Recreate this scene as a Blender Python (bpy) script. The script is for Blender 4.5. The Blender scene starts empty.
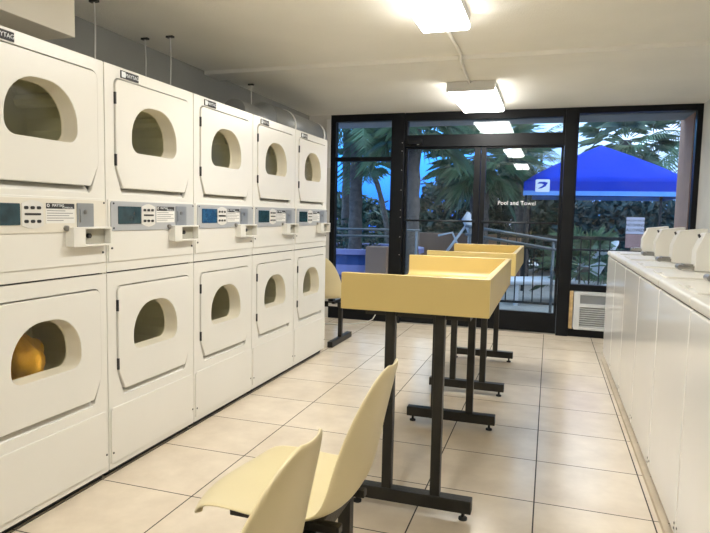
import bpy, bmesh, math, random
from mathutils import Vector, Matrix
from mathutils.geometry import tessellate_polygon
S = bpy.context.scene
C = S.collection
PI = math.pi
random.seed(7)

# ------------------------------------------------------------------ materials
def newmat(name):
    m = bpy.data.materials.new(name); m.use_nodes = True
    return m, m.node_tree.nodes, m.node_tree.links

def pm(name, col, rough=.5, metal=0.0, var=.04, scale=6.0, coat=0.0, bump=0.0, bscale=60.0, spec=.5):
    m, n, l = newmat(name)
    b = n['Principled BSDF']
    b.inputs['Roughness'].default_value = rough
    b.inputs['Metallic'].default_value = metal
    b.inputs['Coat Weight'].default_value = coat
    b.inputs['Specular IOR Level'].default_value = spec
    tc = n.new('ShaderNodeTexCoord')
    nz = n.new('ShaderNodeTexNoise'); nz.inputs['Scale'].default_value = scale; nz.inputs['Detail'].default_value = 4
    l.new(tc.outputs['Object'], nz.inputs['Vector'])
    rp = n.new('ShaderNodeValToRGB')
    rp.color_ramp.elements[0].position = .3; rp.color_ramp.elements[1].position = .7
    rp.color_ramp.elements[0].color = tuple(max(0, c * (1 - var)) for c in col) + (1,)
    rp.color_ramp.elements[1].color = tuple(min(1, c * (1 + var)) for c in col) + (1,)
    l.new(nz.outputs['Fac'], rp.inputs['Fac']); l.new(rp.outputs['Color'], b.inputs['Base Color'])
    if bump:
        n2 = n.new('ShaderNodeTexNoise'); n2.inputs['Scale'].default_value = bscale; n2.inputs['Detail'].default_value = 5
        l.new(tc.outputs['Object'], n2.inputs['Vector'])
        bp = n.new('ShaderNodeBump'); bp.inputs['Strength'].default_value = bump; bp.inputs['Distance'].default_value = .01
        l.new(n2.outputs['Fac'], bp.inputs['Height']); l.new(bp.outputs['Normal'], b.inputs['Normal'])
    return m

def emat(name, col, st):
    m, n, l = newmat(name)
    b = n['Principled BSDF']; b.inputs['Base Color'].default_value = (.9, .9, .88, 1)
    b.inputs['Emission Color'].default_value = col + (1,); b.inputs['Emission Strength'].default_value = st
    return m

def glassmat(name, tint, refl_ior=1.5, rough=0.0, extra=0.0):
    m, n, l = newmat(name)
    n.remove(n['Principled BSDF'])
    tr = n.new('ShaderNodeBsdfTransparent'); tr.inputs['Color'].default_value = tint + (1,)
    gl = n.new('ShaderNodeBsdfGlossy'); gl.inputs['Roughness'].default_value = rough
    fr = n.new('ShaderNodeFresnel'); fr.inputs['IOR'].default_value = refl_ior
    ad = n.new('ShaderNodeMath'); ad.operation = 'ADD'; ad.inputs[1].default_value = extra; ad.use_clamp = True
    l.new(fr.outputs[0], ad.inputs[0])
    mx = n.new('ShaderNodeMixShader')
    l.new(ad.outputs[0], mx.inputs['Fac']); l.new(tr.outputs[0], mx.inputs[1]); l.new(gl.outputs[0], mx.inputs[2])
    l.new(mx.outputs[0], n['Material Output'].inputs['Surface'])
    return m

def tilemat():
    m, n, l = newmat('cream_floor_tile')
    b = n['Principled BSDF']
    g = n.new('ShaderNodeNewGeometry')
    mp = n.new('ShaderNodeMapping'); mp.inputs['Location'].default_value = (TX0, TY0, 0)
    l.new(g.outputs['Position'], mp.inputs['Vector'])
    br = n.new('ShaderNodeTexBrick'); br.offset = 0; br.squash = 1
    br.inputs['Scale'].default_value = 1; br.inputs['Brick Width'].default_value = .4652; br.inputs['Row Height'].default_value = .4653
    br.inputs['Mortar Size'].default_value = .0032; br.inputs['Mortar Smooth'].default_value = .15
    br.inputs['Color1'].default_value = (.735, .65, .53, 1); br.inputs['Color2'].default_value = (.78, .695, .575, 1)
    br.inputs['Mortar'].default_value = (.045, .035, .028, 1)
    l.new(mp.outputs[0], br.inputs['Vector'])
    nz = n.new('ShaderNodeTexNoise'); nz.inputs['Scale'].default_value = 5; nz.inputs['Detail'].default_value = 6; nz.inputs['Roughness'].default_value = .6
    l.new(g.outputs['Position'], nz.inputs['Vector'])
    rp = n.new('ShaderNodeValToRGB'); rp.color_ramp.elements[0].color = (.90, .87, .84, 1); rp.color_ramp.elements[1].color = (1.06, 1.05, 1.03, 1)
    rp.color_ramp.elements[0].position = .3; rp.color_ramp.elements[1].position = .7
    l.new(nz.outputs['Fac'], rp.inputs['Fac'])
    mx = n.new('ShaderNodeMix'); mx.data_type = 'RGBA'; mx.blend_type = 'MULTIPLY'; mx.inputs['Factor'].default_value = 1
    l.new(br.outputs['Color'], mx.inputs['A']); l.new(rp.outputs['Color'], mx.inputs['B'])
    l.new(mx.outputs['Result'], b.inputs['Base Color'])
    r2 = n.new('ShaderNodeMapRange'); r2.inputs['To Min'].default_value = .22; r2.inputs['To Max'].default_value = .8
    l.new(br.outputs['Fac'], r2.inputs['Value']); l.new(r2.outputs[0], b.inputs['Roughness'])
    bp = n.new('ShaderNodeBump'); bp.inputs['Strength'].default_value = .4; bp.inputs['Distance'].default_value = .002; bp.invert = True
    l.new(br.outputs['Fac'], bp.inputs['Height']); l.new(bp.outputs['Normal'], b.inputs['Normal'])
    return m
TX0, TY0 = .0208, .0245

M = dict(
    enamel=pm('cream_enamel', (.785, .768, .715), .30, var=.02, scale=2),
    enamel_white=pm('white_enamel', (.86, .85, .82), .13, var=.015, scale=2, coat=.1),
    enamel_top=pm('white_worn_enamel', (.80, .78, .72), .28, var=.04, scale=5),
    inner=pm('cream_door_liner', (.74, .69, .56), .35, var=.03),
    drum=pm('galvanised_drum', (.80, .79, .66), .6, .0, var=.10, scale=5),
    dark=pm('dark_gap', (.02, .02, .02), .7),
    black=pm('black_plastic', (.02, .02, .022), .4),
    panel_grey=pm('grey_console_panel', (.42, .435, .455), .35, var=.03),
    panel_cream=pm('cream_console_panel', (.74, .70, .61), .35, var=.02),
    display=pm('dark_teal_display', (.018, .05, .065), .12, var=.35, scale=20, coat=.4),
    key_plate=pm('pale_key_plate', (.72, .71, .67), .4, var=.02),
    paper=pm('label_paper', (.78, .77, .74), .6, var=.02),
    slot_grey=pm('grey_coin_plate', (.30, .32, .34), .35, .4, var=.08),
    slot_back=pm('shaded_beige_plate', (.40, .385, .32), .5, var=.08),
    steel=pm('worn_steel', (.50, .50, .48), .3, .9, var=.1, scale=14),
    chrome=pm('dull_chrome', (.35, .34, .32), .28, .9, var=.15, scale=20),
    ink=pm('printed_ink', (.03, .03, .035), .6),
    inkgrey=pm('grey_printed_ink', (.30, .30, .30), .6),
    white=pm('white_print', (.75, .78, .8), .5, var=.01),
    glass_dryer=glassmat('dryer_door_glass', (.90, .89, .80), 1.06, .25, .03),
    glass=glassmat('window_glass', (.90, .95, .97), 1.42, 0, .0),
    yellow=pm('yellow_laminate', (.665, .51, .20), .27, var=.03, scale=3),
    yellow_edge=pm('pale_yellow_edge', (.80, .72, .50), .3, var=.03),
    legm=pm('dark_bronze_steel', (.013, .012, .009), .45, .0, var=.3, scale=12, bump=.15, bscale=90),
    shell=pm('ivory_moulded_plastic', (.74, .64, .385), .33, var=.025, scale=4),
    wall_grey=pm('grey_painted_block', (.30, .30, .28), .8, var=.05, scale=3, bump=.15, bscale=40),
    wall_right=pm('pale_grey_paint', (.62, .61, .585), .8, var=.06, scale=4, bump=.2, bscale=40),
    wall_back=pm('cream_wall_paint', (.66, .63, .55), .85, var=.03),
    ceiling=pm('textured_ceiling', (.80, .785, .735), .9, var=.03, scale=2, bump=.35, bscale=130),
    soffit=pm('beige_boxing', (.74, .69, .59), .7, var=.04, scale=2),
    bronze=pm('black_bronze_frame', (.008, .009, .011), .38, .0, var=.2, spec=.18),
    duct=pm('galvanised_duct', (.27, .28, .28), .45, .4, var=.12, scale=4),
    wire=pm('hanger_wire', (.72, .72, .70), .5, .3),
    fixture=pm('white_fixture_metal', (.72, .72, .72), .45, var=.01),
    lens=emat('lit_diffuser', (1.0, .97, .90), 26.0),
    acwhite=pm('air_conditioner_plastic', (.66, .68, .70), .45, var=.02),
    wood=pm('bare_wood_strip', (.52, .36, .17), .7, var=.25, scale=18),
    conc=pm('pool_deck_concrete', (.34, .33, .31), .85, var=.12, scale=3, bump=.3, bscale=30),
    brown=pm('brown_stucco', (.60, .30, .20), .85, var=.07, scale=8, bump=.3, bscale=60),
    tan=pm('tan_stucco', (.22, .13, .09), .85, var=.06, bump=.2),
    soff_ext=pm('grey_overhang', (.30, .31, .33), .9, var=.05),
    tent=pm('blue_canopy_cloth', (.008, .036, .40), .85, var=.06, scale=2, bump=.15, bscale=6, spec=.1),
    tent_trim=pm('pale_blue_valance', (.10, .28, .70), .55, var=.05),
    iron=pm('dark_fence_iron', (.025, .03, .035), .4, .5),
    rail=pm('pale_metal_rail', (.12, .145, .17), .35, .6),
    blue_wall=pm('blue_planter_paint', (.02, .06, .22), .6, var=.2, scale=4),
    lilac=pm('lilac_planter_coping', (.20, .20, .42), .5, var=.08),
    trunk=pm('palm_trunk_bark', (.085, .075, .07), .9, var=.35, scale=16, bump=.8, bscale=18),
    frond=pm('palm_frond_green', (.07, .15, .085), .5, var=.45, scale=5),
    frond_pale=pm('grey_green_frond', (.20, .26, .16), .5, var=.4, scale=5),
    leaf=pm('shrub_leaf', (.018, .055, .04), .6, var=.5, scale=4),
    leaf_blue=pm('blue_green_leaf', (.012, .065, .085), .6, var=.5, scale=4),
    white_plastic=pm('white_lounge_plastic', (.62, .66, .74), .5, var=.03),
    orange=pm('orange_towel_cloth', (.95, .47, .06), .9, var=.22, scale=7, bump=.5, bscale=50),
    rubber=pm('black_rubber', (.015, .015, .015), .8),
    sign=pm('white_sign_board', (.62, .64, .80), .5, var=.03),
    pink=pm('faded_pink_board', (.38, .24, .24), .7, var=.12),
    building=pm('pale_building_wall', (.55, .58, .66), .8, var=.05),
    cord=pm('pale_cord', (.60, .60, .55), .6),
    caulk=pm('beige_base_strip', (.52, .44, .33), .6, var=.1),
    red=pm('red_cushion', (.45, .05, .05), .8),
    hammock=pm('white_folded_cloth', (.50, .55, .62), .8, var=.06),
)
M['floor'] = tilemat()

# ------------------------------------------------------------------ mesh helpers
class MB:
    def __init__(self): self.v = []; self.f = []
    def add(self, vs, fs, mat=None):
        o = len(self.v)
        self.v += [tuple(mat @ Vector(p)) if mat else tuple(p) for p in vs]
        self.f += [tuple(i + o for i in f) for f in fs]
        return self
    def box(self, x0, x1, y0, y1, z0, z1, mat=None):
        vs = [(x, y, z) for x in (x0, x1) for y in (y0, y1) for z in (z0, z1)]
        return self.add(vs, [(0, 1, 3, 2), (4, 6, 7, 5), (0, 4, 5, 1), (2, 3, 7, 6), (0, 2, 6, 4), (1, 5, 7, 3)], mat)
    def tube(self, pts, rad, n=10, caps=True):
        pts = [Vector(p) for p in pts]
        rs = rad if isinstance(rad, (list, tuple)) else [rad] * len(pts)
        up = None; rings = []
        for i, p in enumerate(pts):
            t = (pts[min(i + 1, len(pts) - 1)] - pts[max(i - 1, 0)]).normalized()
            if up is None:
                up = Vector((0, 0, 1)) if abs(t.z) < .9 else Vector((1, 0, 0))
            a = t.cross(up)
            if a.length < 1e-5: a = t.cross(Vector((0, 1, 0)))
            a.normalize(); b = a.cross(t).normalized(); up = b
            rings.append([p + rs[i] * (math.cos(2 * PI * k / n) * a + math.sin(2 * PI * k / n) * b) for k in range(n)])
        vs = [q for r in rings for q in r]; fs = []
        for i in range(len(pts) - 1):
            for k in range(n):
                fs.append((i * n + k, i * n + (k + 1) % n, (i + 1) * n + (k + 1) % n, (i + 1) * n + k))
        if caps:
            fs.append(tuple(range(n))[::-1]); fs.append(tuple((len(pts) - 1) * n + k for k in range(n)))
        return self.add(vs, fs)
    def prism(self, poly, axis, a, b, mat=None):
        """poly of 2-D points; axis 'y': (x,z); 'x': (y,z); 'z': (x,y)"""
        def P(p, t):
            return {'y': (p[0], t, p[1]), 'x': (t, p[0], p[1]), 'z': (p[0], p[1], t)}[axis]
        n = len(poly)
        vs = [P(p, a) for p in poly] + [P(p, b) for p in poly]
        fs = [tuple(range(n)), tuple(range(2 * n - 1, n - 1, -1))] + [(i, (i + 1) % n, n + (i + 1) % n, n + i) for i in range(n)]
        return self.add(vs, fs, mat)
    def loft(self, loops, closed=True):
        n = len(loops[0]); vs = [p for L in loops for p in L]; fs = []
        for i in range(len(loops) - 1):
            for k in range(n if closed else n - 1):
                fs.append((i * n + k, i * n + (k + 1) % n, (i + 1) * n + (k + 1) % n, (i + 1) * n + k))
        return self.add(vs, fs)
    def mesh(self, me, mat):
        return self.add([v.co for v in me.vertices], [tuple(p.vertices) for p in me.polygons], mat)
    def build(self, name, mat, parent=None, bevel=0, smooth=False, seg=2, loc=None, weld=False):
        me = bpy.data.meshes.new(name); me.from_pydata(self.v, [], self.f)
        bm = bmesh.new(); bm.from_mesh(me)
        if weld: bmesh.ops.remove_doubles(bm, verts=bm.verts, dist=1e-5)
        bmesh.ops.recalc_face_normals(bm, faces=bm.faces); bm.to_mesh(me); bm.free()
        me.materials.append(mat)
        o = bpy.data.objects.new(name, me); C.objects.link(o)
        if parent: o.parent = parent
        if loc: o.location = loc
        if smooth:
            for p in me.polygons: p.use_smooth = True
        if bevel:
            b = o.modifiers.new('bevel', 'BEVEL'); b.width = bevel; b.segments = seg; b.limit_method = 'ANGLE'; b.angle_limit = math.radians(40)
            for p in me.polygons: p.use_smooth = True
            w = o.modifiers.new('wn', 'WEIGHTED_NORMAL'); w.keep_sharp = True
        return o

YZ = Matrix(((0, 0, 1, 0), (1, 0, 0, 0), (0, 1, 0, 0), (0, 0, 0, 1)))      # u->y v->z w->x
XZ = Matrix(((1, 0, 0, 0), (0, 0, -1, 0), (0, 1, 0, 0), (0, 0, 0, 1)))     # u->x v->z w->-y
XY = Matrix.Identity(4)

def plate_mesh(outer, holes, depth, bev=0.0):
    cu = bpy.data.curves.new('plate', 'CURVE'); cu.dimensions = '2D'; cu.fill_mode = 'BOTH'
    cu.extrude = depth / 2 - bev; cu.bevel_depth = bev; cu.bevel_resolution = 1; cu.offset = -bev
    for poly in [outer] + list(holes):
        sp = cu.splines.new('POLY'); sp.points.add(len(poly) - 1)
        for p, q in zip(sp.points, poly): p.co = (q[0], q[1], 0, 1)
        sp.use_cyclic_u = True
    o = bpy.data.objects.new('plate', cu)
    me = bpy.data.meshes.new_from_object(o)
    bpy.data.objects.remove(o); bpy.data.curves.remove(cu)
    return me

def text_mesh(body, size, extrude=.0004, align='CENTER'):
    cu = bpy.data.curves.new('t', 'FONT'); cu.body = body; cu.size = size; cu.extrude = extrude
    cu.align_x = align; cu.align_y = 'CENTER'; cu.resolution_u = 3
    o = bpy.data.objects.new('t', cu); me = bpy.data.meshes.new_from_object(o)
    bpy.data.objects.remove(o); bpy.data.curves.remove(cu)
    return me

def rrect(x0, x1, y0, y1, r, n=5):
    """rounded rectangle; r scalar or (bl, br, tr, tl)"""
    if not isinstance(r, (tuple, list)): r = (r,) * 4
    out = []
    for (cx, cy, rr, a0) in ((x0 + r[0], y0 + r[0], r[0], PI), (x1 - r[1], y0 + r[1], r[1], 1.5 * PI), (x1 - r[2], y1 - r[2], r[2], 0), (x0 + r[3], y1 - r[3], r[3], .5 * PI)):
        for k in range(n + 1):
            a = a0 + k / n * PI / 2
            out.append((cx + rr * math.cos(a), cy + rr * math.sin(a)))
    return out
def circ(cx, cy, r, n=24): return [(cx + r * math.cos(2 * PI * k / n), cy + r * math.sin(2 * PI * k / n)) for k in range(n)]
def offset_poly(poly, d):
    n = len(poly); out = []
    for i in range(n):
        p0, p1, p2 = Vector(poly[i - 1]), Vector(poly[i]), Vector(poly[(i + 1) % n])
        a = (p1 - p0).normalized(); b = (p2 - p1).normalized()
        na = Vector((a.y, -a.x)); nb = Vector((b.y, -b.x)); m = na + nb
        if m.length < 1e-6: m = na
        m.normalize(); out.append(tuple(p1 + m * d / max(.5, m.dot(na))))
    return out

def tag(o, label=None, cat=None, group=None, kind=None):
    if label: o['label'] = label
    if cat: o['category'] = cat
    if group: o['group'] = group
    if kind: o['kind'] = kind
    return o
def thing(name, label, cat, loc=(0, 0, 0), rz=0, group=None):
    o = bpy.data.objects.new(name, None); C.objects.link(o); o.empty_display_size = .1
    o.location = loc; o.rotation_euler = (0, 0, rz)
    return tag(o, label, cat, group)
def structure(name, mb, mat, **k):
    return tag(mb.build(name, mat, **k), kind='structure')
def copy_tree(o, parent=None):
    c = o.copy(); C.objects.link(c)
    if parent: c.parent = parent
    for ch in list(o.children): copy_tree(ch, c)
    return c

# ------------------------------------------------------------------ room shell
LX, RX, BY, FY, CZ = -.87, 3.20, -3.6, 4.42, 2.35
structure('floor', MB().box(LX - .1, RX + .1, BY - .1, FY + .12, -.1, 0), M['floor'])
structure('ceiling', MB().box(LX - .1, RX + .1, BY - .1, FY + .12, CZ, CZ + .12), M['ceiling'])
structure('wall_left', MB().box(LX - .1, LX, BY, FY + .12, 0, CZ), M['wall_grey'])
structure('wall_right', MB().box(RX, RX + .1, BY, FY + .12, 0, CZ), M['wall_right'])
structure('wall_back', MB().box(LX, RX, BY - .1, BY, 0, CZ), M['wall_back'])
structure('wall_front', MB().box(LX, -.60, FY, FY + .12, 0, CZ), M['wall_right'])
# shallow beam strip across the ceiling and the boxed soffit over the near dryers
structure('trim_1', MB().prism([(2.18, CZ), (2.184, CZ - .028), (2.416, CZ - .028), (2.42, CZ)], 'x', LX, RX), M['ceiling'])
structure('trim_2', MB().box(LX, -.30, BY, .165, 2.012, CZ), M['soffit'], bevel=.004)
structure('trim_3', MB().box(2.327, 2.352, -1.2, 3.35, 0, .022), M['caulk'])
structure('trim_4', MB().box(-.645, -.602, FY - .02, FY, 1.75, 2.30), M['fixture'])

# ------------------------------------------------------------------ glazed front wall
F0, F1 = FY, FY + .09          # frame depth
def frame_with(name, outer, holes, depth=.09, yc=None, mat=None, parent=None):
    me = plate_mesh(outer, holes, depth, .003)
    mb = MB().mesh(me, Matrix.Translation((0, yc if yc else FY + depth / 2, 0)) @ XZ)
    return mb.build(name, mat or M['bronze'], parent)
def R(x0, x1, z0, z1): return [(x0, z0), (x1, z0), (x1, z1), (x0, z1)]
def pane(name, x0, x1, z0, z1, parent, y=FY + .045):
    return MB().box(x0 - .005, x1 + .005, y - .003, y + .003, z0 - .005, z1 + .005).build(name, M['glass'], parent)

w1 = tag(thing('window_1', None, None), kind='structure')
frame_with('window_frame', R(-.60, .20, 0, 2.35), [R(-.54, .123, 1.872, 2.272), R(-.54, .123, .14, 1.827)], parent=w1)
pane('window_pane', -.54, .123, 1.872, 2.272, w1); pane('window_pane', -.54, .123, .14, 1.827, w1)
post = MB().box(.128, .274, FY - .03, FY + .12, 0, 2.345)
structure('trim_5', post, M['bronze'], bevel=.004)
rv = MB()
for z in (2.02, 1.93, 1.72, 1.50, 1.28, 1.20, .98, .78):
    rv.tube([(.255, FY - .0305, z), (.255, FY - .034, z)], .006, 8)
structure('trim_6', rv, M['steel'])
w2 = tag(thing('window_2', None, None), kind='structure')
frame_with('window_frame', R(.274, 2.075, 1.975, 2.35), [R(.304, 1.93, 2.105, 2.262)], parent=w2)
pane('window_pane', .304, 1.93, 2.105, 2.262, w2)
structure('trim_7', MB().box(1.955, 2.074, FY - .03, FY + .12, 0, 2.345), M['bronze'], bevel=.004)
w3 = tag(thing('window_3', None, None), kind='structure')
frame_with('window_frame', R(2.074, RX, 0, 2.35), [R(2.085, 3.15, .545, 2.29), R(2.118, 2.752, .083, .478)], parent=w3)
pane('window_pane', 2.085, 3.15, .545, 2.29, w3)
structure('trim_8', MB().box(2.078, 2.114, FY - .03, FY, .085, .478), M['wood'], bevel=.003)

def door(name, x0, x1, g0, g1, hand):
    d = tag(thing(name, None, None), kind='structure')
    frame_with('door_frame', R(x0, x1, .012, 1.972), [R(g0, g1, .222, 1.955)], .05, FY + .055, parent=d)
    pane('door_glass', g0, g1, .222, 1.955, d, FY + .055)
    b = MB().tube([(x0 + .03, FY - .012, 1.166), (x1 - .03, FY - .012, 1.172)], .011, 10)
    for x in (x0 + .045, x1 - .045): b.box(x - .012, x + .012, FY - .016, FY + .03, 1.155, 1.185)
    b.build('push_bar', M['iron'], d, smooth=True)
    return d
door('door_1', .278, 1.108, .306, 1.040, 1)
d2 = door('door_2', 1.114, 1.953, 1.166, 1.926, -1)
# white lettering on the right leaf glass
lt = MB().mesh(text_mesh('Pool and Towel', .062), Matrix.Translation((1.50, FY + .050, 1.375)) @ XZ)
tag(lt.build('door_lettering', M['white'], d2), 'small white lettering')
structure('trim_9', MB().box(.274, 1.955, FY - .005, FY + .11, 0, .012), M['steel'])
clo = thing('door_closer', 'small black door closer fixed on the header above the left glass door', 'door closer', (.40, FY, 2.03))
MB().box(-.075, .075, -.05, 0, -.028, .028).build('closer_body', M['bronze'], clo, bevel=.006)
MB().tube([(.03, -.03, -.03), (.03, -.03, -.045)], .012, 10).build('pivot', M['steel'], clo)
MB().box(.02, .24, -.045, -.03, -.05, -.038).build('closer_arm', M['bronze'], clo, bevel=.003)

# ------------------------------------------------------------------ dryers
DW, DH = .683, 1.848
def door_poly(zt):
    # closed outline, chamfered lower corners, rounded upper ones; zt = top of the door
    p = []
    for k in range(6):
        a = PI / 2 * k / 5; p.append((.636 - .028 + .028 * math.cos(a), zt - .028 + .028 * math.sin(a)))
    for k in range(6):
        a = PI / 2 + PI / 2 * k / 5; p.append((.066 + .028 + .028 * math.cos(a), zt - .028 + .028 * math.sin(a)))
    p += [(.066, zt - .375), (.070, zt - .395), (.108, zt - .472), (.114, zt - .478)]
    p += [(.588, zt - .478), (.594, zt - .472), (.632, zt - .395), (.636, zt - .375)]
    return p          # counter-clockwise
def arch(zt, s=1.0):
    p = rrect(.173, .520, zt - .312, zt - .090, (.05, .05, .15, .15), 8)
    cx, cz = .3465, zt - .205
    return [(cx + (y - cx) * s, cz + (z - cz) * s) for y, z in p]
def hole_poly(zt):
    q = offset_poly(door_poly(zt), .0055)
    return [(y, z - (.023 if z < zt - .46 else 0)) for y, z in q]

dry = thing('stacked_dryer', None, 'dryer', (0, -DW, 0), group='stacked coin dryers along the left wall')
ZT = (1.792, .868)
cab = MB()
for (za, zb, zt) in ((.940, DH, ZT[0]), (.034, .933, ZT[1])):
    cab.mesh(plate_mesh(rrect(.0025, DW - .0025, za, zb, .006, 3), [hole_poly(zt)], .02, .002), Matrix.Translation((-.012, 0, 0)) @ YZ)
    cab.mesh(plate_mesh(R(.02, DW - .02, za + .02, zb - .02), [circ(.35, zt - .24, .235, 32)], .004), Matrix.Translation((-.10, 0, 0)) @ YZ)
    # bottom lip of the pull recess
    cab.prism([(-.010, zt - .508), (-.036, zt - .480), (-.036, zt - .52)], 'y', .10, .60)
cab.box(-.70, -.014, .0025, .014, .034, DH - .004).box(-.70, -.014, DW - .014, DW - .0025, .034, DH - .004)
cab.box(-.70, -.014, .0025, DW - .0025, DH - .016, DH - .003).box(-.70, -.69, .0025, DW - .0025, .034, DH - .004).box(-.70, -.03, .014, DW - .014, .034, .045)
cab.build('cabinet', M['enamel'], dry)
MB().box(-.66, -.035, .01, DW - .01, 0, .034).build('base_plinth', M['dark'], dry)
MB().box(-.05, -.0225, .02, DW - .02, .930, .943).build('seam_gap', M['dark'], dry)
for zt in ZT:
    dr = thing('dryer_door', None, None); dr.parent = dry
    body = MB().mesh(plate_mesh(door_poly(zt), [arch(zt)], .02, .003), Matrix.Translation((-.006, 0, 0)) @ YZ)
    body.build('door_skin', M['enamel'], dr)
    ln = MB(); L = []
    for s, x in ((1.0, .002), (.992, -.008), (.972, -.055), (.965, -.068), (.955, -.071)):
        L.append([(x, y, z) for y, z in arch(zt, s)])
    ln.loft(L)
    ln.build('window_liner', M['inner'], dr, smooth=True, weld=True)
    MB().mesh(plate_mesh(arch(zt, .962), [], .004), Matrix.Translation((-.070, 0, 0)) @ YZ).build('door_glass', M['glass_dryer'], dr)
    for z in (zt - .085, zt - .355):
        MB().box(-.004, .0065, .0605, .068, z - .026, z + .026).build('hinge', M['black'], dr)
    dm = MB()
    dm.loft([[(x, y, z) for y, z in circ(.35, zt - .24, r_, 32)] for x, r_ in ((-.098, .236), (-.11, .27), (-.36, .27), (-.37, .26))])
    dm.prism(circ(.35, zt - .24, .262, 32), 'x', -.375, -.368)
    for k in range(3):
        a = 2 * PI * k / 3 + .5
        c = Vector((0, .35 + .25 * math.cos(a), zt - .24 + .25 * math.sin(a)))
        dm.tube([(-.13, c.y, c.z), (-.35, c.y, c.z)], .03, 8)
    dm.build('drum', M['drum'], dry, smooth=False)
# lower service panel and the console base strip
MB().mesh(plate_mesh(rrect(.012, .671, .062, .318, (.004, .004, .018, .018)), [], .008, .002), Matrix.Translation((.001, 0, 0)) @ YZ).build('service_panel', M['enamel'], dry)
MB().mesh(plate_mesh(rrect(.010, .673, .985, 1.262, .006), [], .007, .002), Matrix.Translation((.000, 0, 0)) @ YZ).build('coin_drawer_panel', M['enamel'], dry)
con = MB().mesh(plate_mesh(rrect(.022, .672, 1.122, 1.254, .012), [], .006, .0015), Matrix.Translation((.0055, 0, 0)) @ YZ).build('control_panel', M['panel_grey'], dry)
MB().mesh(plate_mesh(rrect(.066, .224, 1.152, 1.232, .004), [], .003), Matrix.Translation((.0095, 0, 0)) @ YZ).build('display_window', M['display'], con)
kp = [(y - .0125, z) for y, z in ((.243, 1.150), (.27, 1.141), (.292, 1.138), (.315, 1.141), (.342, 1.150), (.342, 1.233), (.315, 1.243), (.292, 1.246), (.27, 1.243), (.243, 1.233))]
MB().mesh(plate_mesh(kp, [], .003), Matrix.Translation((.0095, 0, 0)) @ YZ).build('key_plate', M['key_plate'], con)
for j in range(2):
    for i in range(3):
        MB().mesh(plate_mesh(rrect(.241 + i * .029, .259 + i * .029, 1.160 + j * .051, 1.172 + j * .051, .005), [], .004), Matrix.Translation((.0115, 0, 0)) @ YZ).build('button', M['black'], con)
MB().mesh(plate_mesh(rrect(.243, .317, 1.189, 1.197, .003), [], .003), Matrix.Translation((.0112, 0, 0)) @ YZ).build('key_bar', M['black'], con)
MB().mesh(plate_mesh(rrect(.342, .490, 1.158, 1.236, .003), [], .0012), Matrix.Translation((.0088, 0, 0)) @ YZ).build('instruction_label', M['paper'], con)
MB().mesh(plate_mesh(R(.344, .488, 1.215, 1.236), [], .0012), Matrix.Translation((.0098, 0, 0)) @ YZ).build('brand_strip', M['ink'], con)
ms = MB().mesh(text_mesh('MAYTAG', .015), Matrix.Translation((.0107, .403, 1.2275)) @ YZ)
ms.mesh(text_mesh('COMMERCIAL', .009), Matrix.Translation((.0107, .452, 1.2195)) @ YZ)
ms.mesh(plate_mesh(circ(.354, 1.227, .0065, 14), [circ(.354, 1.227, .004, 12)], .0006), Matrix.Translation((.0107, 0, 0)) @ YZ)
ms.build('brand_lettering', M['white'], con)
tl = MB()
for k, (a, b) in enumerate(((.348, .44), (.348, .48), (.348, .46), (.348, .484), (.348, .43))):
    z = 1.207 - k * .0095; tl.box(.0095, .0099, a, b, z - .0016, z + .0016)
tl.build('printed_lines', M['inkgrey'], con)
MB().mesh(plate_mesh(rrect(.502, .594, 1.142, 1.240, .004), [rrect(.512, .518, 1.160, 1.215, .003)], .005), Matrix.Translation((.0100, 0, 0)) @ YZ).build('coin_slot_plate', M['slot_grey'], con)
MB().mesh(plate_mesh(circ(.545, 1.205, .009, 14), [], .008), Matrix.Translation((.0125, 0, 0)) @ YZ).build('coin_return_button', M['chrome'], con)
for y, z in ((.038, 1.244), (.660, 1.244), (.038, 1.134), (.660, 1.134)):
    MB().mesh(plate_mesh(circ(y, z, .0045, 10), [], .004), Matrix.Translation((.0085, 0, 0)) @ YZ).build('screw', M['black'], con)
for y, z in ((.030, 1.045), (.655, 1.030), (.022, .110), (.660, .118)):
    MB().mesh(plate_mesh(circ(y, z, .005, 10), [], .004), Matrix.Translation((.0045, 0, 0)) @ YZ).build('screw', M['black'], dry)
MB().mesh(plate_mesh(circ(.441, 1.138, .011, 16), [], .014), Matrix.Translation((.012, 0, 0)) @ YZ).build('lock', M['chrome'], dry)
cb = MB().mesh(plate_mesh(rrect(.448, .668, 1.062, 1.142, .004), [R(.456, .660, 1.070, 1.134)], .040, .0015), Matrix.Translation((.0225, 0, 0)) @ YZ)
cb.box(.028, .0425, .452, .512, 1.066, 1.138)
cbo = cb.build('coin_box', M['enamel'], dry)
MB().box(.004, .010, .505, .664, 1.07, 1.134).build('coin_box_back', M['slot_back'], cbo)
MB().mesh(plate_mesh(circ(.560, 1.105, .010, 14), [], .014), Matrix.Translation((.016, 0, 0)) @ YZ).build('keyhole', M['black'], cbo)
bd = MB().mesh(plate_mesh(R(.105, .226, 1.803, 1.836), [], .003), Matrix.Translation((.0005, 0, 0)) @ YZ).build('badge', M['ink'], dry)
tm = MB().mesh(text_mesh('MAYTAG', .0225), Matrix.Translation((.0024, .180, 1.819)) @ YZ)
tm.mesh(plate_mesh(R(.109, .135, 1.807, 1.832), [], .0008), Matrix.Translation((.0024, 0, 0)) @ YZ)
bl = tm.build('badge_lettering', M['white'], bd)

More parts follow.
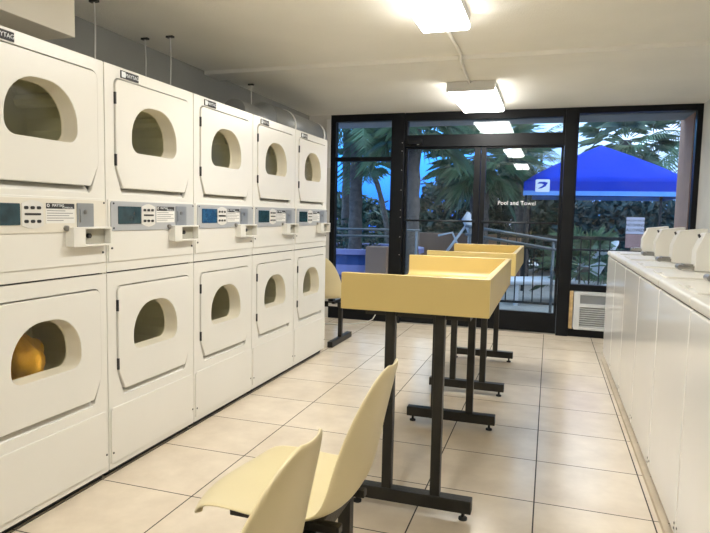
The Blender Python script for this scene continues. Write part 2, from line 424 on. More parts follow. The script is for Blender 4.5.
labels = [
    'nearest stacked cream dryer with cream control panel, an orange cloth in its lower drum',
    'second stacked dryer from the camera, between the orange-cloth dryer and the middle one, grey panel',
    'middle stacked dryer of the five in the row, cream doors and grey panel',
    'stacked dryer next to last in the row, two from the window end',
    'farthest stacked dryer, at the window end of the row beside the seat']
for i, lab in enumerate(labels):
    o = dry if i == 0 else copy_tree(dry)
    o.location = (0, (i - 1) * DW, 0); o['label'] = lab
for ch in dry.children:
    if ch.name.startswith('control_panel'):
        ch.data = ch.data.copy(); ch.data.materials[0] = M['panel_cream']; ch['label'] = 'cream control panel'

# orange cloth lying in the nearest lower drum
def cloth(name, label, c, size, mat, seed):
    random.seed(seed)
    bm = bmesh.new(); bmesh.ops.create_icosphere(bm, subdivisions=4, radius=1)
    ph = [random.uniform(0, 6) for _ in range(6)]
    for v in bm.verts:
        d = v.co.normalized()
        k = 1 + .22 * math.sin(4 * d.y + ph[0] + 2 * d.z) + .16 * math.sin(7 * d.z + ph[1] + 3 * d.x) + .08 * math.sin(13 * d.y + ph[2])
        v.co = Vector((d.x * size[0] * k, d.y * size[1] * k, d.z * size[2] * k))
    me = bpy.data.meshes.new(name); bm.to_mesh(me); bm.free(); me.materials.append(mat)
    for p in me.polygons: p.use_smooth = True
    o = bpy.data.objects.new(name, me); C.objects.link(o); o.location = c
    return tag(o, label, 'laundry')
cloth('towel', 'orange cloth seen through the lower door glass of the nearest dryer', (-.185, -.305, .555), (.085, .118, .175), M['orange'], 3)

# ------------------------------------------------------------------ dryer exhaust duct and hangers
du = thing('exhaust_duct', 'round grey metal exhaust duct lying on top of the far dryers', 'duct', (-.47, 0, 1.995))
r = .138
MB().tube([(0, 2.42, 0), (0, 3.52, 0)], r, 28).build('duct_pipe', M['duct'], du, smooth=False)
el = [(-(.22 - .22 * math.cos(a)), 3.52 + .22 * math.sin(a), 0) for a in [PI / 2 * k / 6 for k in range(7)]] + [(-.39, 3.74, 0)]
MB().tube(el, r * .995, 28).build('duct_elbow', M['duct'], du)
MB().tube([(0, 1.95, -.02), (0, 2.28, -.02), (0, 2.43, 0)], [.10, .10, r], 24).build('duct_reducer', M['duct'], du)
MB().tube([(0, 2.78, 0), (0, 2.81, 0)], r + .006, 28).build('duct_collar', M['wire'], du)
MB().tube([(0, 3.50, 0), (0, 3.53, 0)], r + .005, 28).build('duct_collar', M['wire'], du)
for o in du.children:
    for p in o.data.polygons: p.use_smooth = len(p.vertices) == 4
hang = [(-.567, .596, 'pale hanger wire nearest the boxed soffit, dropping from ceiling behind the dryers'),
        (-.752, 1.275, 'left one of the two pale hanger wires close together above the second dryer'),
        (-.56, 1.276, 'right one of the two pale hanger wires close together above the second dryer'),
        (-.726, 2.707, 'pale hanger wire beside the near end of the round duct')]
for x, y, lab in hang:
    h = thing('hanger_wire', lab, 'hanger wire', (x, y, 0), group='hanger wires above the dryers')
    zb = DH - .002
    MB().tube([(0, 0, CZ), (.006, 0, 2.2), (-.002, .004, 2.02), (0, 0, zb)], .004, 6).build('wire', M['wire'], h)
    MB().box(-.025, .025, -.012, .012, CZ - .012, CZ).build('ceiling_clip', M['black'], h)

# ------------------------------------------------------------------ washers
WW = .66
was = thing('washing_machine', None, 'washer', (2.352, 2.91, 0), group='top loading washers along the right wall')
MB().box(0, .68, .003, WW - .003, .028, .898).build('cabinet', M['enamel_white'], was, bevel=.009, seg=3)
MB().box(.012, .67, .006, WW - .006, .893, .908).build('seam_gap', M['dark'], was)
MB().box(-.006, .70, .002, WW - .002, .906, .947).build('top_panel', M['enamel_top'], was, bevel=.012, seg=3)
MB().mesh(plate_mesh(rrect(.035, .235, .06, WW - .20, .02), [rrect(.035, .06, .22, .32, .008)], .009, .003), Matrix.Translation((0, 0, .951))).build('lid', M['enamel_top'], was)
prof = [(.256, .950), (.256, 1.062), (.294, 1.157), (.45, 1.176), (.45, .950)]
mt = MB().prism([(x, z) for x, z in prof], 'y', .545, .655).build('coin_meter', M['enamel'], was, bevel=.004)
MB().mesh(plate_mesh(circ(0, 0, .011, 16), [], .01), Matrix.Translation((.281, .62, 1.140)) @ Matrix.Rotation(math.radians(-24), 4, 'Y') @ YZ.copy()).build('meter_lock', M['black'], mt)
sl = MB().box(.180, .262, .563, .622, .956, .975).box(.200, .25, .558, .627, .975, .987)
sl.tube([(.186, .553, .969), (.186, .632, .969)], .015, 12)
sl.build('coin_slide', M['chrome'], mt, bevel=.002)
MB().prism([(.52, .947), (.56, 1.08), (.60, 1.09), (.68, 1.09), (.68, .947)], 'y', .012, WW - .012).build('back_console', M['enamel'], was, bevel=.01)
for y in (.05, WW - .05):
    for x in (.05, .62):
        MB().tube([(x, y, 0), (x, y, .008), (x, y, .03)], [.02, .02, .012], 10).build('foot', M['rubber'], was)
for y, z in ((.022, .075), (.022, .055), (WW - .022, .075)):
    MB().mesh(plate_mesh(circ(y, z, .005, 10), [], .004), Matrix.Translation((.000, 0, 0)) @ YZ).build('screw', M['black'], was)
wl = ['farthest white washer, at the window end of the right-hand row near the air conditioner',
      'second white washer from the window in the right-hand row',
      'third white washer from the window in the right-hand row',
      'fourth white washer from the window in the right-hand row, with the nearest coin meter',
      'second nearest white washer, fifth from the window in the right-hand row',
      'nearest white washer, cut by the right edge of the photo']
for i, lab in enumerate(wl):
    o = was if i == 0 else copy_tree(was)
    o.location = (2.352, 2.91 - i * WW, 0); o['label'] = lab

# ------------------------------------------------------------------ folding tables
def table(y0, y1, f0, f1, label):
    t = thing('folding_table', label, 'folding table', (1.355, y0, 0), group='yellow tray tables down the middle')
    x0, x1, L = -.295, .295, y1 - y0
    zb, zf, zt = .838, .873, .985
    # cross-section along Y with coved inside corners, extruded in X
    prof = [(0, zb), (L, zb), (L, zt), (L - .028, zt)]
    prof += [(L - .028 - .03 + .03 * math.cos(a), zf + .03 - .03 * math.sin(a)) for a in [PI / 2 * k / 5 for k in range(6)]]
    prof += [(.028 + .03 - .03 * math.sin(a), zf + .03 - .03 * math.cos(a)) for a in [PI / 2 * k / 5 for k in range(6)]]
    prof += [(.028, zt), (0, zt)]
    MB().prism(prof, 'x', x0, x1).build('tray', M['yellow'], t, bevel=.003)
    MB().box(x1 - .028, x1 - .0004, .02, L - .02, zf - .004, zt - .0004).build('side_rim', M['yellow'], t, bevel=.002)
    MB().box(x0 + .08, x1 - .08, f0 - y0, f1 - y0, zb - .03, zb - .001).build('under_rail', M['legm'], t)
    for f in (f0, f1):
        y = f - y0
        b = MB().box(-.265, .248, y - .026, y + .026, .034, .088).build('foot_bar', M['legm'], t, bevel=.003)
        for x in (-.232, .215):
            MB().tube([(x, y, 0), (x, y, .008), (x, y, .012), (x, y, .035)], [.018, .018, .007, .007], 12).build('glide', M['rubber'], b)
        for x in (-.104, .099):
            MB().box(x - .02, x + .02, y - .02, y + .02, .087, zb - .0005).build('leg', M['legm'], t, bevel=.003)
table(.10, 1.36, .185, 1.27, 'nearest yellow tray-topped folding table on black T-legs, in front of the chairs')
table(1.87, 3.12, 1.965, 3.00, 'far yellow tray-topped folding table on black T-legs, close to the glass doors')

# ------------------------------------------------------------------ moulded seats
PROF = [(.249, .394, .15), (.251, .407, .185), (.242, .419, .205), (.205, .432, .217), (.13, .434, .222), (.05, .428, .226), (-.03, .421, .226), (-.095, .424, .222),
        (-.142, .446, .214), (-.168, .49, .206), (-.184, .55, .197), (-.199, .62, .184), (-.214, .69, .162), (-.230, .755, .130), (-.242, .800, .092), (-.250, .826, .045)]
def seat_shell(parent, off):
    n = 13; vs = []; fs = []
    for i, (x, z, hw) in enumerate(PROF):
        a, b = PROF[max(0, i - 1)], PROF[min(len(PROF) - 1, i + 1)]
        t = Vector((b[0] - a[0], b[1] - a[1])).normalized(); nx, nz = -t.y * -1, t.x * -1      # towards the sitter
        nrm = Vector((t.y, -t.x)); 
        if nrm.y < 0 and i < 7: nrm = -nrm
        if nrm.x < 0 and i >= 7: nrm = -nrm
        x = x - .008 + (.045 * (1 - i / 6) if i < 6 else 0)
        cup = 0 if i < 3 else (.026 if i < 7 else (.045 if i < 12 else .045 * (16 - i) / 5))
        for k in range(n):
            v = -1 + 2 * k / (n - 1)
            w = cup * abs(v) ** 2.5
            xo = -.05 * (1 - i / 6) * abs(v) ** 2.2 if i < 6 else 0
            vs.append((x + xo + nrm.x * w, v * hw, z + nrm.y * w))
    for i in range(len(PROF) - 1):
        for k in range(n - 1):
            fs.append((i * n + k, i * n + k + 1, (i + 1) * n + k + 1, (i + 1) * n + k))
    me = bpy.data.meshes.new('seat_shell'); me.from_pydata([(p[0], p[1] + off, p[2]) for p in vs], [], fs); me.materials.append(M['shell'])
    for p in me.polygons: p.use_smooth = True
    o = bpy.data.objects.new('seat_shell', me); C.objects.link(o); o.parent = parent
    s = o.modifiers.new('thick', 'SOLIDIFY'); s.thickness = .009; s.offset = 0
    sb = o.modifiers.new('sub', 'SUBSURF'); sb.levels = 1; sb.render_levels = 2
    return o
def seat_arms(parent, off):
    for s in (-.11, .11):
        MB().box(-.15, .17, off + s - .014, off + s + .014, .385, .408).build('support_arm', M['legm'], parent, bevel=.003)

ts = thing('tandem_seat', 'pair of ivory moulded chairs on one black beam in the foreground, facing the dryers', 'chairs', (1.218, -.64, 0), PI)
seat_shell(ts, 0).name = 'seat_shell'; seat_shell(ts, .58)
seat_arms(ts, 0); seat_arms(ts, .58)
MB().box(-.085, -.035, -.225, .81, .335, .386).build('beam', M['legm'], ts, bevel=.003)
for y in (-.20, .78):
    MB().box(-.08, -.04, y - .02, y + .02, .05, .337).build('leg', M['legm'], ts, bevel=.003)
    MB().box(-.28, .22, y - .025, y + .025, .010, .055).build('foot_bar', M['legm'], ts, bevel=.003)
    for x in (-.25, .19): MB().tube([(x, y, 0), (x, y, .012)], .016, 10).build('glide', M['rubber'], ts)

fs_ = thing('bench_seat', 'single ivory moulded seat on a black T-leg beyond the last dryer, by the window', 'chair', (-.145, 3.18, 0), PI / 2)
seat_shell(fs_, 0); seat_arms(fs_, 0)
MB().box(-.025, .025, -.18, .50, .335, .386).build('beam', M['legm'], fs_, bevel=.003)
for y in (-.135, .42):
    MB().box(-.02, .02, y - .018, y + .018, .05, .337).build('leg', M['legm'], fs_, bevel=.003)
    MB().box(-.28, .28, y - .025, y + .025, .004, .055).build('foot_bar', M['legm'], fs_, bevel=.003)
MB().box(-.028, -.024, -.11, -.02, .345, .375).build('sticker', M['paper'], fs_)

tag(MB().tube([(-.50, 3.98, .006), (-.35, 4.02, .006), (-.20, 4.10, .006), (-.08, 4.26, .006), (-.03, 4.36, .03), (0, FY - .012, .10)], .006, 8).build('power_cord', M['cord'], smooth=True),
    'pale cord lying on the floor tiles below the left window', 'cord')

# ------------------------------------------------------------------ ceiling lights
def light(x, y0, w, L, label):
    t = thing('ceiling_light', label, 'ceiling light', (x, y0, CZ), group='fluorescent ceiling fixtures')
    MB().box(-w, w, .0, L, -.050, 0).build('housing', M['fixture'], t)
    pr = [(-w, -.051), (-w, -.068), (-w + .012, -.080), (w - .012, -.080), (w, -.068), (w, -.051)]
    MB().prism(pr, 'y', .012, L - .002).build('diffuser', M['lens'], t)
    MB().box(-w - .002, w + .002, -.004, .011, -.082, -.002).build('end_cap', M['fixture'], t)
    return t
light(1.163, 3.0, .20, 1.06, 'lit fluorescent fixture close to the glass doors, with a grey end cap')
light(1.232, .14, .137, 1.2, 'lit fluorescent fixture cut by the top edge of the photo')
light(1.232, -2.60, .137, 1.2, 'added unseen fluorescent fixture behind the camera, lighting the near end of the room')  # extra lamp added out of view to light the near end of the room
tag(MB().tube([(1.205, 1.345, CZ - .012), (1.205, 2.10, CZ - .012), (1.195, 2.17, CZ - .036), (1.185, 2.42, CZ - .038), (1.165, 2.50, CZ - .012), (1.155, 2.998, CZ - .012)], .011, 8).build('conduit', M['ceiling'], smooth=True),
    'thin painted conduit running along the ceiling between the two light fixtures', 'conduit')

# ------------------------------------------------------------------ wall air conditioner
ac = thing('air_conditioner', 'white wall air conditioner set below the right window beside the washers', 'air conditioner', (2.435, FY, .083))
MB().mesh(plate_mesh(rrect(-.312, .312, .002, .392, .015), [R(-.255, .255, .030, .235), R(-.255, .255, .272, .362)], .12, .004), Matrix.Translation((0, 0, 0)) @ XZ).build('case', M['acwhite'], ac)
lv = MB()
for k in range(9):
    z = .034 + k * .0225
    lv.prism([(-.056, z), (-.056, z + .007), (-.034, z + .014), (-.034, z + .007)], 'x', -.255, .255)
lv.build('louvers', M['acwhite'], ac)
MB().box(-.258, .258, -.012, .02, .028, .366).build('core', M['black'], ac)
MB().box(-.258, .258, -.044, -.012, .268, .366).build('control_recess', M['slot_grey'], ac)
MB().box(-.30, .30, .0, .10, .006, .386).build('sleeve', M['acwhite'], ac)

# ------------------------------------------------------------------ outdoors
structure('trim_10', MB().box(-6, RX + .02, FY + .125, 5.02, 2.285, 2.42), M['soff_ext'])
structure('trim_11', MB().box(3.145, 3.60, FY + .125, 5.20, -.05, 2.44), M['brown'])
structure('ground', MB().box(-16, 18, FY + .12, 40, -.25, -.03), M['conc'])

# blue canopy
tn = thing('canopy_tent', 'bright blue pop-up canopy tent standing outside behind the right window', 'canopy', (2.67, 9.75, -.03))
hw, ez, vz, pk = 1.27, 1.865, 1.66, 2.60
bm = MB()
N = 8
for q in range(4):
    rot = Matrix.Rotation(q * PI / 2, 4, 'Z'); vs = []; fs = []
    for i in range(N + 1):
        s = i / N                                # 0 at eave, 1 at peak
        for k in range(N + 1):
            u = -1 + 2 * k / N
            half = hw * (1 - s)
            z = ez + (pk - ez) * (s ** .85) - .05 * math.sin(PI * (1 - abs(u)) / 1) * (1 - s) * math.sin(PI * min(1, s * 1.2))
            vs.append((u * half, -half, z))
    for i in range(N):
        for k in range(N):
            a = i * (N + 1) + k; fs.append((a, a + 1, a + N + 2, a + N + 1))
    bm.add(vs, fs, rot)
rf = bm.build('canopy_top', M['tent'], tn, smooth=True, weld=True)
sol = rf.modifiers.new('t', 'SOLIDIFY'); sol.thickness = .01
va = MB()
for q in range(4):
    va.box(-hw, hw, -hw - .008, -hw + .004, vz + .05, ez + .004, Matrix.Rotation(q * PI / 2, 4, 'Z'))
va.build('valance', M['tent'], tn)
vb = MB()
for q in range(4):
    vb.box(-hw - .004, hw + .004, -hw - .011, -hw + .007, vz - .02, vz + .055, Matrix.Rotation(q * PI / 2, 4, 'Z'))
vb.build('valance_trim', M['tent_trim'], tn)
eo = MB().mesh(plate_mesh(rrect(-.115, .115, -.105, .105, .02), [], .004), Matrix.Translation((-.97, -hw - .016, 1.80)) @ XZ).build('emblem', M['white'], tn)
sw = [(-.08, -.05), (-.02, -.045), (.05, -.01), (.085, .05), (.03, .065), (-.06, .06), (-.085, .03), (-.02, .035), (.02, .02), (-.01, -.01)]
MB().mesh(plate_mesh(sw, [], .003), Matrix.Translation((-.97, -hw - .0195, 1.80)) @ XZ).build('emblem_mark', M['tent'], eo)
for sx in (-1, 1):
    for sy in (-1, 1):
        MB().box(sx * hw * .97 - .022, sx * hw * .97 + .022, sy * hw * .97 - .022, sy * hw * .97 + .022, 0, ez - .01).build('leg', M['iron'], tn)

# picket fence with sign
def fence(x0, x1, y, label, group=None):
    f = thing('picket_fence', label, 'fence', (x0, y, -.03), group=group)
    L = x1 - x0
    MB().box(0, L, -.02, .02, .985, 1.03).build('top_rail', M['iron'], f)
    MB().box(0, L, -.018, .018, .84, .865).build('mid_rail', M['iron'], f)
    MB().box(0, L, -.018, .018, .10, .13).build('bottom_rail', M['iron'], f)
    n = int(L / .115)
    for i in range(n + 1):
        x = i * L / n
        if i % 16 == 0 or i == n: MB().box(x - .025, x + .025, -.025, .025, 0, 1.06).build('post', M['iron'], f)
        else: MB().box(x - .008, x + .008, -.008, .008, .10, .99).build('picket', M['iron'], f)
    return f
fence(1.20, 6.2, 6.2, 'dark iron picket fence outside the right door and right window')
sg = thing('pool_sign', 'white warning sign about diving on the fence outside the right window', 'sign', (2.875, 6.165, 1.155))
MB().box(-.105, .105, -.004, .004, -.105, .105).build('board', M['sign'], sg)
tx = MB()
for s, z, sz in (('SHALLOW WATER', .062, .034), ('NO DIVING', .004, .050), ('ALLOWED', -.058, .053)):
    tx.mesh(text_mesh(s, sz, .0006), Matrix.Translation((0, -.0052, z)) @ XZ @ Matrix.Scale(.82, 4, (1, 0, 0)))
tx.build('sign_lettering', M['ink'], sg)
MB().box(-.11, -.02, .006, .012, -.02, .0).box(-.01, .01, .006, .012, -.25, .09).build('bracket', M['iron'], sg)
tag(MB().box(-.105, .105, -.006, .004, -.285, -.11).build('lower_board', M['pink'], sg), 'small faded pinkish lower board')

# ramp handrail seen through the right door
hr = thing('ramp_handrail', 'sloping double pale handrail outside the right glass door', 'handrail', (0, 5.6, -.03))
MB().tube([(.82, 0, 1.135), (1.95, 0, .975)], .02, 10).build('upper_rail', M['rail'], hr, smooth=True)
MB().tube([(.82, 0, 1.03), (1.95, 0, .865)], .02, 10).build('lower_rail', M['rail'], hr, smooth=True)
for x in (.88, 1.90):
    MB().tube([(x, 0, 0), (x, 0, 1.12 if x < 1 else .985)], .018, 10).build('post', M['rail'], hr, smooth=True)
# rails outside the left window
hl = thing('deck_railing', 'low dark double railing outside the left window', 'railing', (-2.6, 6.0, -.03))
MB().tube([(0, 0, 1.03), (2.75, 0, 1.05)], .016, 8).build('upper_rail', M['rail'], hl, smooth=True)
MB().tube([(0, 0, .93), (2.45, 0, .955)], .016, 8).build('lower_rail', M['rail'], hl, smooth=True)
for x in (.05, 1.3, 2.7): MB().tube([(x, 0, 0), (x, 0, 1.04)], .016, 8).build('post', M['rail'], hl, smooth=True)

# planter ring with lilac coping and a brown pier
pl = thing('planter', 'low curved blue planter wall with pale lilac coping outside the left window', 'planter', (-1.35, 7.9, -.03))
MB().loft([[(p[0], p[1], z) for p in circ(0, 0, 1.1, 40)] for z in (0, .64)]).prism(circ(0, 0, 1.095, 40), 'z', .3, .62).build('planter_wall', M['blue_wall'], pl)
rim = MB().loft([[(p[0], p[1], z) for p in circ(0, 0, rr, 40)] for rr, z in ((1.16, .62), (1.16, .70), (.98, .70), (.98, .62), (1.16, .62))]).build('coping', M['lilac'], pl)
MB().loft([[(p[0], p[1], z) for p in circ(0, 0, 1.16, 40)] for z in (.30, .46)]).prism(circ(0, 0, 1.155, 40), 'z', .31, .455).build('band', M['lilac'], pl)
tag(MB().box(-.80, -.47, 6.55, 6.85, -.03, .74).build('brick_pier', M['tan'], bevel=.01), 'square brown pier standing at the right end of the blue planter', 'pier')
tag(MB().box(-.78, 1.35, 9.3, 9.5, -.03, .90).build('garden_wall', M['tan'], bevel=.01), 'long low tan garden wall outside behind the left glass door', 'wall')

# white lounge chairs behind the fence
def lounge(x, y, rz, label):
    t = thing('pool_lounger', label, 'lounger', (x, y, -.03), rz, 'pool loungers outside')
    MB().box(-.95, .35, -.31, .31, .30, .36).build('seat', M['white_plastic'], t, bevel=.015)
    MB().box(0, .75, -.31, .31, -.025, .025, Matrix.Translation((.33, 0, .33)) @ Matrix.Rotation(math.radians(-58), 4, 'Y')).build('backrest', M['white_plastic'], t, bevel=.015)
    for sx in (-.85, .25):
        for sy in (-.27, .27):
            MB().box(sx - .025, sx + .025, sy - .025, sy + .025, 0, .305).build('leg', M['white_plastic'], t)
lounge(2.05, 7.3, .5, 'white pool lounger behind the pickets outside the right door')
lounge(3.35, 7.2, .9, 'white pool lounger behind the pickets outside the right window')
# folded white umbrella-like hammock frame outside the left door
hm = thing('hammock_frame', 'white folded cloth hung on a slanted frame outside the left door', 'hammock', (.45, 8.0, -.03))
MB().tube([(-.32, 0, .55), (.14, 0, 1.22)], .022, 8).build('strut', M['hammock'], hm, smooth=True)
MB().tube([(-.42, .1, .92), (-.18, .1, .98), (.0, .1, .62)], .018, 8).build('strut', M['hammock'], hm, smooth=True)
MB().tube([(.12, 0, 0), (.12, 0, 1.30)], .022, 8).build('post', M['hammock'], hm, smooth=True)
MB().tube([(.10, -.02, 1.33), (.06, -.03, 1.22), (.16, -.03, 1.05), (.17, -.02, .9)], [.03, .075, .085, .05], 10).build('cloth', M['hammock'], hm, smooth=True)

# pale building far behind, between the palms
bd_ = thing('building', 'pale distant building glimpsed between the palms through the right door', 'building', (.55, 19, -.03))
MB().box(-1.0, 1.0, 0, 4, 0, 2.35).build('wall', M['building'], bd_)
MB().box(-1.1, 1.1, -.1, 4.1, 2.35, 2.5).build('roof', M['soff_ext'], bd_)
for i in range(3):
    MB().box(-.8 + i * .6, -.45 + i * .6, -.03, .02, 1.2, 2.0).build('window', M['blue_wall'], bd_)

# palms and shrubs
def fan_leaf(mb, base, d, L, n, rnd, droop=.3):
    d = d.normalized(); side = d.cross(Vector((0, 0, 1)))
    if side.length < .05: side = Vector((1, 0, 0))
    side.normalize(); up = side.cross(d)
    hub = base + d * L * .45 + Vector((0, 0, -droop * L * .10))
    mb.tube([base, base + d * L * .25, hub], .012, 4, False)
    for k in range(n):
        a = (-1 + 2 * k / (n - 1)) * 1.75
        dd = (d * math.cos(a) + side * math.sin(a)).normalized()
        l = L * (.62 - .10 * abs(a)) * rnd.uniform(.85, 1.1)
        w = .011 * L + .006
        pw = dd.cross(up).normalized() * w
        m = hub + dd * l * .55 + up * .02; e = hub + dd * l + Vector((0, 0, -droop * l * rnd.uniform(.3, .9)))
        mb.add([hub, m - pw, m + pw, e], [(0, 1, 3), (0, 3, 2)])
def feather_leaf(mb, base, d, L, n, rnd, droop=.9):
    d = d.normalized(); h = Vector((d.x, d.y, 0))
    if h.length < .05: h = Vector((1, 0, 0))
    h.normalize(); pts = []; p = base.copy(); el = math.asin(max(-1, min(1, d.z)))
    for i in range(9):
        pts.append(p.copy()); e = el - droop * (i / 8) ** 1.3 * 1.6
        p = p + (h * math.cos(e) + Vector((0, 0, math.sin(e)))) * L / 8
    mb.tube(pts, [.014 - .0013 * i for i in range(9)], 4, False)
    side = h.cross(Vector((0, 0, 1)))
    for k in range(n):
        t = .12 + .86 * k / (n - 1); i = min(7, int(t * 8)); f = t * 8 - i
        q = pts[i].lerp(pts[i + 1], f); tg = (pts[i + 1] - pts[i]).normalized()
        l = L * .26 * math.sin(PI * min(1, .15 + t * .8)) + .03
        for s in (-1, 1):
            dd = (side * s * .85 + tg * .5 + Vector((0, 0, -.35 * rnd.uniform(.5, 1.4)))).normalized()
            w = tg * (.011 * L)
            mb.add([q - w, q + w, q + dd * l * .6 + w * .6, q + dd * l], [(0, 1, 2), (0, 2, 3)])
def palm(x, y, h, r_, label, kind='fan', n=26, L=1.0, lean=(0, 0), mat='frond', seed=1, low=-.5, name='palm_tree'):
    rnd = random.Random(seed)
    t = thing(name, label, 'palm', (x, y, -.03), group='palms outside')
    pts = []; rr = []
    for i in range(15):
        s = i / 14
        pts.append((lean[0] * s * s, lean[1] * s * s, h * s)); rr.append(r_ * (1.12 - .25 * s) * (1 + (.10 if i % 2 else -.06)))
    MB().tube(pts, rr, 12).build('trunk', M['trunk'], t, smooth=True)
    top = Vector((lean[0], lean[1], h)); mb = MB()
    for k in range(n):
        az = k * 2.39996 + rnd.uniform(-.2, .2); el = 1.25 - (1.25 - low) * (k / n) + rnd.uniform(-.15, .15)
        d = Vector((math.cos(az) * math.cos(el), math.sin(az) * math.cos(el), math.sin(el)))
        if kind == 'fan': fan_leaf(mb, top + d * r_, d, L * rnd.uniform(.85, 1.15), 20, rnd, .35)
        else: feather_leaf(mb, top + d * r_ * .5, d, L * 1.25 * rnd.uniform(.85, 1.15), 26, rnd, .8)
    mb.build('crown', M[mat], t)
    return t
palm(-1.83, 8.6, 3.35, .075, 'slim palm at the far left of the left window', 'fan', 30, 1.1, seed=2)
palm(-1.18, 7.2, 2.95, .105, 'thick palm trunk rising from the blue planter in the left window', 'feather', 34, 1.2, seed=3, low=-.9)
palm(-1.58, 11.0, 2.45, .06, 'thin leaning palm in the right part of the left window', 'fan', 24, .8, (-.52, 0), seed=4)
palm(-.19, 6.9, 2.75, .13, 'thick grey palm trunk at the left edge of the left glass door', 'fan', 34, .95, seed=5, low=-.8)
palm(.62, 8.9, 2.35, .17, 'rough palm behind the right half of the left glass door', 'fan', 44, .95, mat='frond', seed=6, low=-1.0)
palm(1.30, 10.4, 2.35, .14, 'pale fronded palm above the lettering of the right glass door', 'feather', 24, .95, mat='frond_pale', seed=7, low=-.5)
palm(3.35, 12.4, 3.00, .14, 'palm with grey-green fronds right behind the peak of the blue canopy', 'fan', 34, 1.0, mat='frond_pale', seed=8, low=-.8)
palm(4.75, 12.2, 3.00, .15, 'palm at the upper right corner of the right window', 'feather', 28, 1.35, mat='frond', seed=9, low=-.8)
palm(2.35, 7.25, .55, .10, 'low fan palm under the left corner of the blue canopy', 'fan', 20, .62, seed=10, mat='frond')

def shrub(x, y, rx, ry, h, label, seed, mat='leaf', n=1100, ls=.17, cat='shrub', name='shrub'):
    rnd = random.Random(seed)
    t = thing(name, label, cat, (x, y, -.03), group='dark greenery outside')
    mb = MB()
    for k in range(n * 2):
        u = rnd.uniform(-1, 1); a = rnd.uniform(0, 2 * PI); q = math.sqrt(1 - u * u); rad = rnd.uniform(.72, 1.02) * (1 + .12 * math.sin(5 * a + seed) + .1 * math.sin(7 * u * 3 + seed))
        p = Vector((rx * q * math.cos(a) * rad, ry * q * math.sin(a) * rad, h * .5 + h * .5 * u * rad))
        if p.z < .02: p.z = .02 + rnd.random() * .1
        d = Vector((rnd.gauss(0, 1), rnd.gauss(0, 1), rnd.gauss(0, .8))).normalized(); e = d.cross(Vector((rnd.gauss(0, 1), rnd.gauss(0, 1), rnd.gauss(0, 1)))).normalized()
        l = ls * rnd.uniform(.6, 1.4)
        mb.add([p - d * l * .5, p + e * l * .25, p + d * l, p - e * l * .25], [(0, 1, 2, 3)])
    mb.build('foliage', M[mat], t)
    st = MB()
    for k in range(4):
        a = k * 1.7; st.tube([(.05 * math.cos(a), .05 * math.sin(a), 0), (rx * .4 * math.cos(a), ry * .4 * math.sin(a), h * .65)], [.04, .015], 6)
    st.build('stems', M['trunk'], t)
    return t
shrub(-3.2, 13.0, 1.3, .9, 1.75, 'dark rounded bush behind the planter in the left window', 11, n=1500)
shrub(-1.45, 12.9, 1.0, .8, 1.35, 'dark low bush under the thin leaning palm', 12, n=1300)
shrub(-.15, 11.4, 1.0, .8, 2.2, 'dark bush behind the thick trunk in the left door', 13, n=1500)
shrub(.95, 12.2, 1.1, .9, 2.7, 'tall green bush filling the middle of the left door', 14, n=1800)
shrub(2.1, 13.2, 1.0, .9, 1.9, 'blue-green bush seen through the right door', 15, 'leaf_blue', n=1600)
shrub(3.3, 11.9, 1.2, .8, 1.75, 'blue-green bush under the middle of the blue canopy', 16, 'leaf_blue', n=1600)
shrub(5.0, 11.8, 1.2, .8, 2.0, 'blue-green bush under the right side of the blue canopy', 17, 'leaf_blue', n=1600)
shrub(-1.55, 8.05, .55, .45, 1.15, 'small plant growing inside the blue planter', 18, n=500, ls=.09)

# ------------------------------------------------------------------ world: dusk sky
w = bpy.data.worlds.new('dusk_sky'); S.world = w; w.use_nodes = True
n, l = w.node_tree.nodes, w.node_tree.links
bg = n['Background']; bg.inputs['Strength'].default_value = 2.8
tc = n.new('ShaderNodeTexCoord'); sx = n.new('ShaderNodeSeparateXYZ'); l.new(tc.outputs['Generated'], sx.inputs[0])
rA = n.new('ShaderNodeValToRGB'); e = rA.color_ramp.elements
e[0].position = 0.0; e[0].color = (.01, .08, .45, 1); e[1].position = .30; e[1].color = (.50, .74, 1.0, 1)
q = e.new(.10); q.color = (.05, .30, .90, 1); q = e.new(.17); q.color = (.22, .58, 1.0, 1)
rB = n.new('ShaderNodeValToRGB'); e = rB.color_ramp.elements
e[0].position = 0.0; e[0].color = (.05, .22, .55, 1); e[1].position = .22; e[1].color = (.78, .86, 1.0, 1)
l.new(sx.outputs['Z'], rA.inputs['Fac']); l.new(sx.outputs['Z'], rB.inputs['Fac'])
mr = n.new('ShaderNodeMapRange'); mr.inputs['From Min'].default_value = -.15; mr.inputs['From Max'].default_value = .12
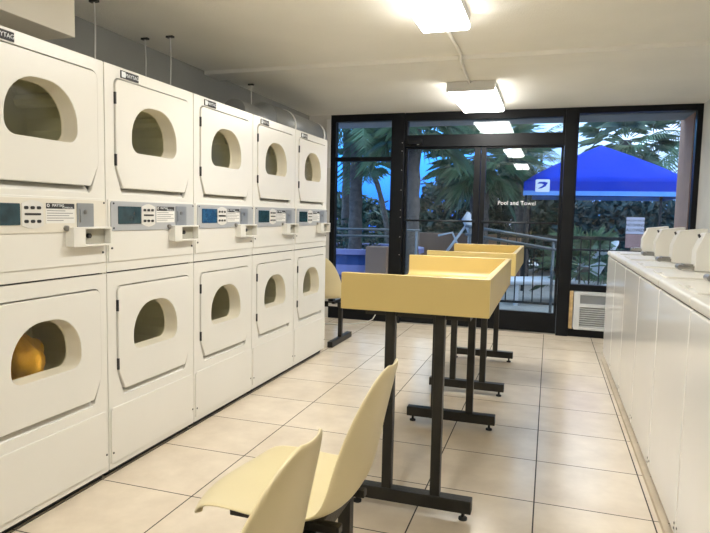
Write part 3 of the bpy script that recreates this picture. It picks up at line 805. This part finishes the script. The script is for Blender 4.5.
l.new(sx.outputs['X'], mr.inputs['Value'])
nz = n.new('ShaderNodeTexNoise'); nz.inputs['Scale'].default_value = 5; nz.inputs['Detail'].default_value = 5
l.new(tc.outputs['Generated'], nz.inputs['Vector'])
mx = n.new('ShaderNodeMix'); mx.data_type = 'RGBA'
l.new(mr.outputs[0], mx.inputs['Factor']); l.new(rA.outputs['Color'], mx.inputs['A']); l.new(rB.outputs['Color'], mx.inputs['B'])
m2 = n.new('ShaderNodeMix'); m2.data_type = 'RGBA'; m2.blend_type = 'MULTIPLY'; m2.inputs['Factor'].default_value = .35
cr = n.new('ShaderNodeValToRGB'); cr.color_ramp.elements[0].position = .35; cr.color_ramp.elements[1].position = .65
cr.color_ramp.elements[0].color = (.6, .65, .75, 1)
l.new(nz.outputs['Fac'], cr.inputs['Fac'])
l.new(mx.outputs['Result'], m2.inputs['A']); l.new(cr.outputs['Color'], m2.inputs['B'])
l.new(m2.outputs['Result'], bg.inputs['Color'])

# ------------------------------------------------------------------ camera
yaw, pitch, roll = (math.radians(a) for a in (-17.8592, -4.92165, 1.22387))
r0 = Vector((math.cos(yaw), -math.sin(yaw), 0))
fw = Vector((math.sin(yaw) * math.cos(pitch), math.cos(yaw) * math.cos(pitch), math.sin(pitch)))
u0 = r0.cross(fw)
rt = math.cos(roll) * r0 + math.sin(roll) * u0; up = -math.sin(roll) * r0 + math.cos(roll) * u0
cam = bpy.data.cameras.new('camera'); co = bpy.data.objects.new('camera', cam); C.objects.link(co)
cam.sensor_width = 36; cam.lens = 36 * 600.77 / 710; cam.clip_start = .02; cam.clip_end = 200
co.matrix_world = Matrix(((rt.x, up.x, -fw.x, 1.85034), (rt.y, up.y, -fw.y, -2.17485), (rt.z, up.z, -fw.z, 1.21628), (0, 0, 0, 1)))
S.camera = co
S.cycles.use_denoising = True
S.cycles.max_bounces = 10; S.cycles.transparent_max_bounces = 16
S.view_settings.view_transform = 'Standard'; S.view_settings.look = 'None'; S.view_settings.gamma = 1
S.view_settings.exposure = 0.32
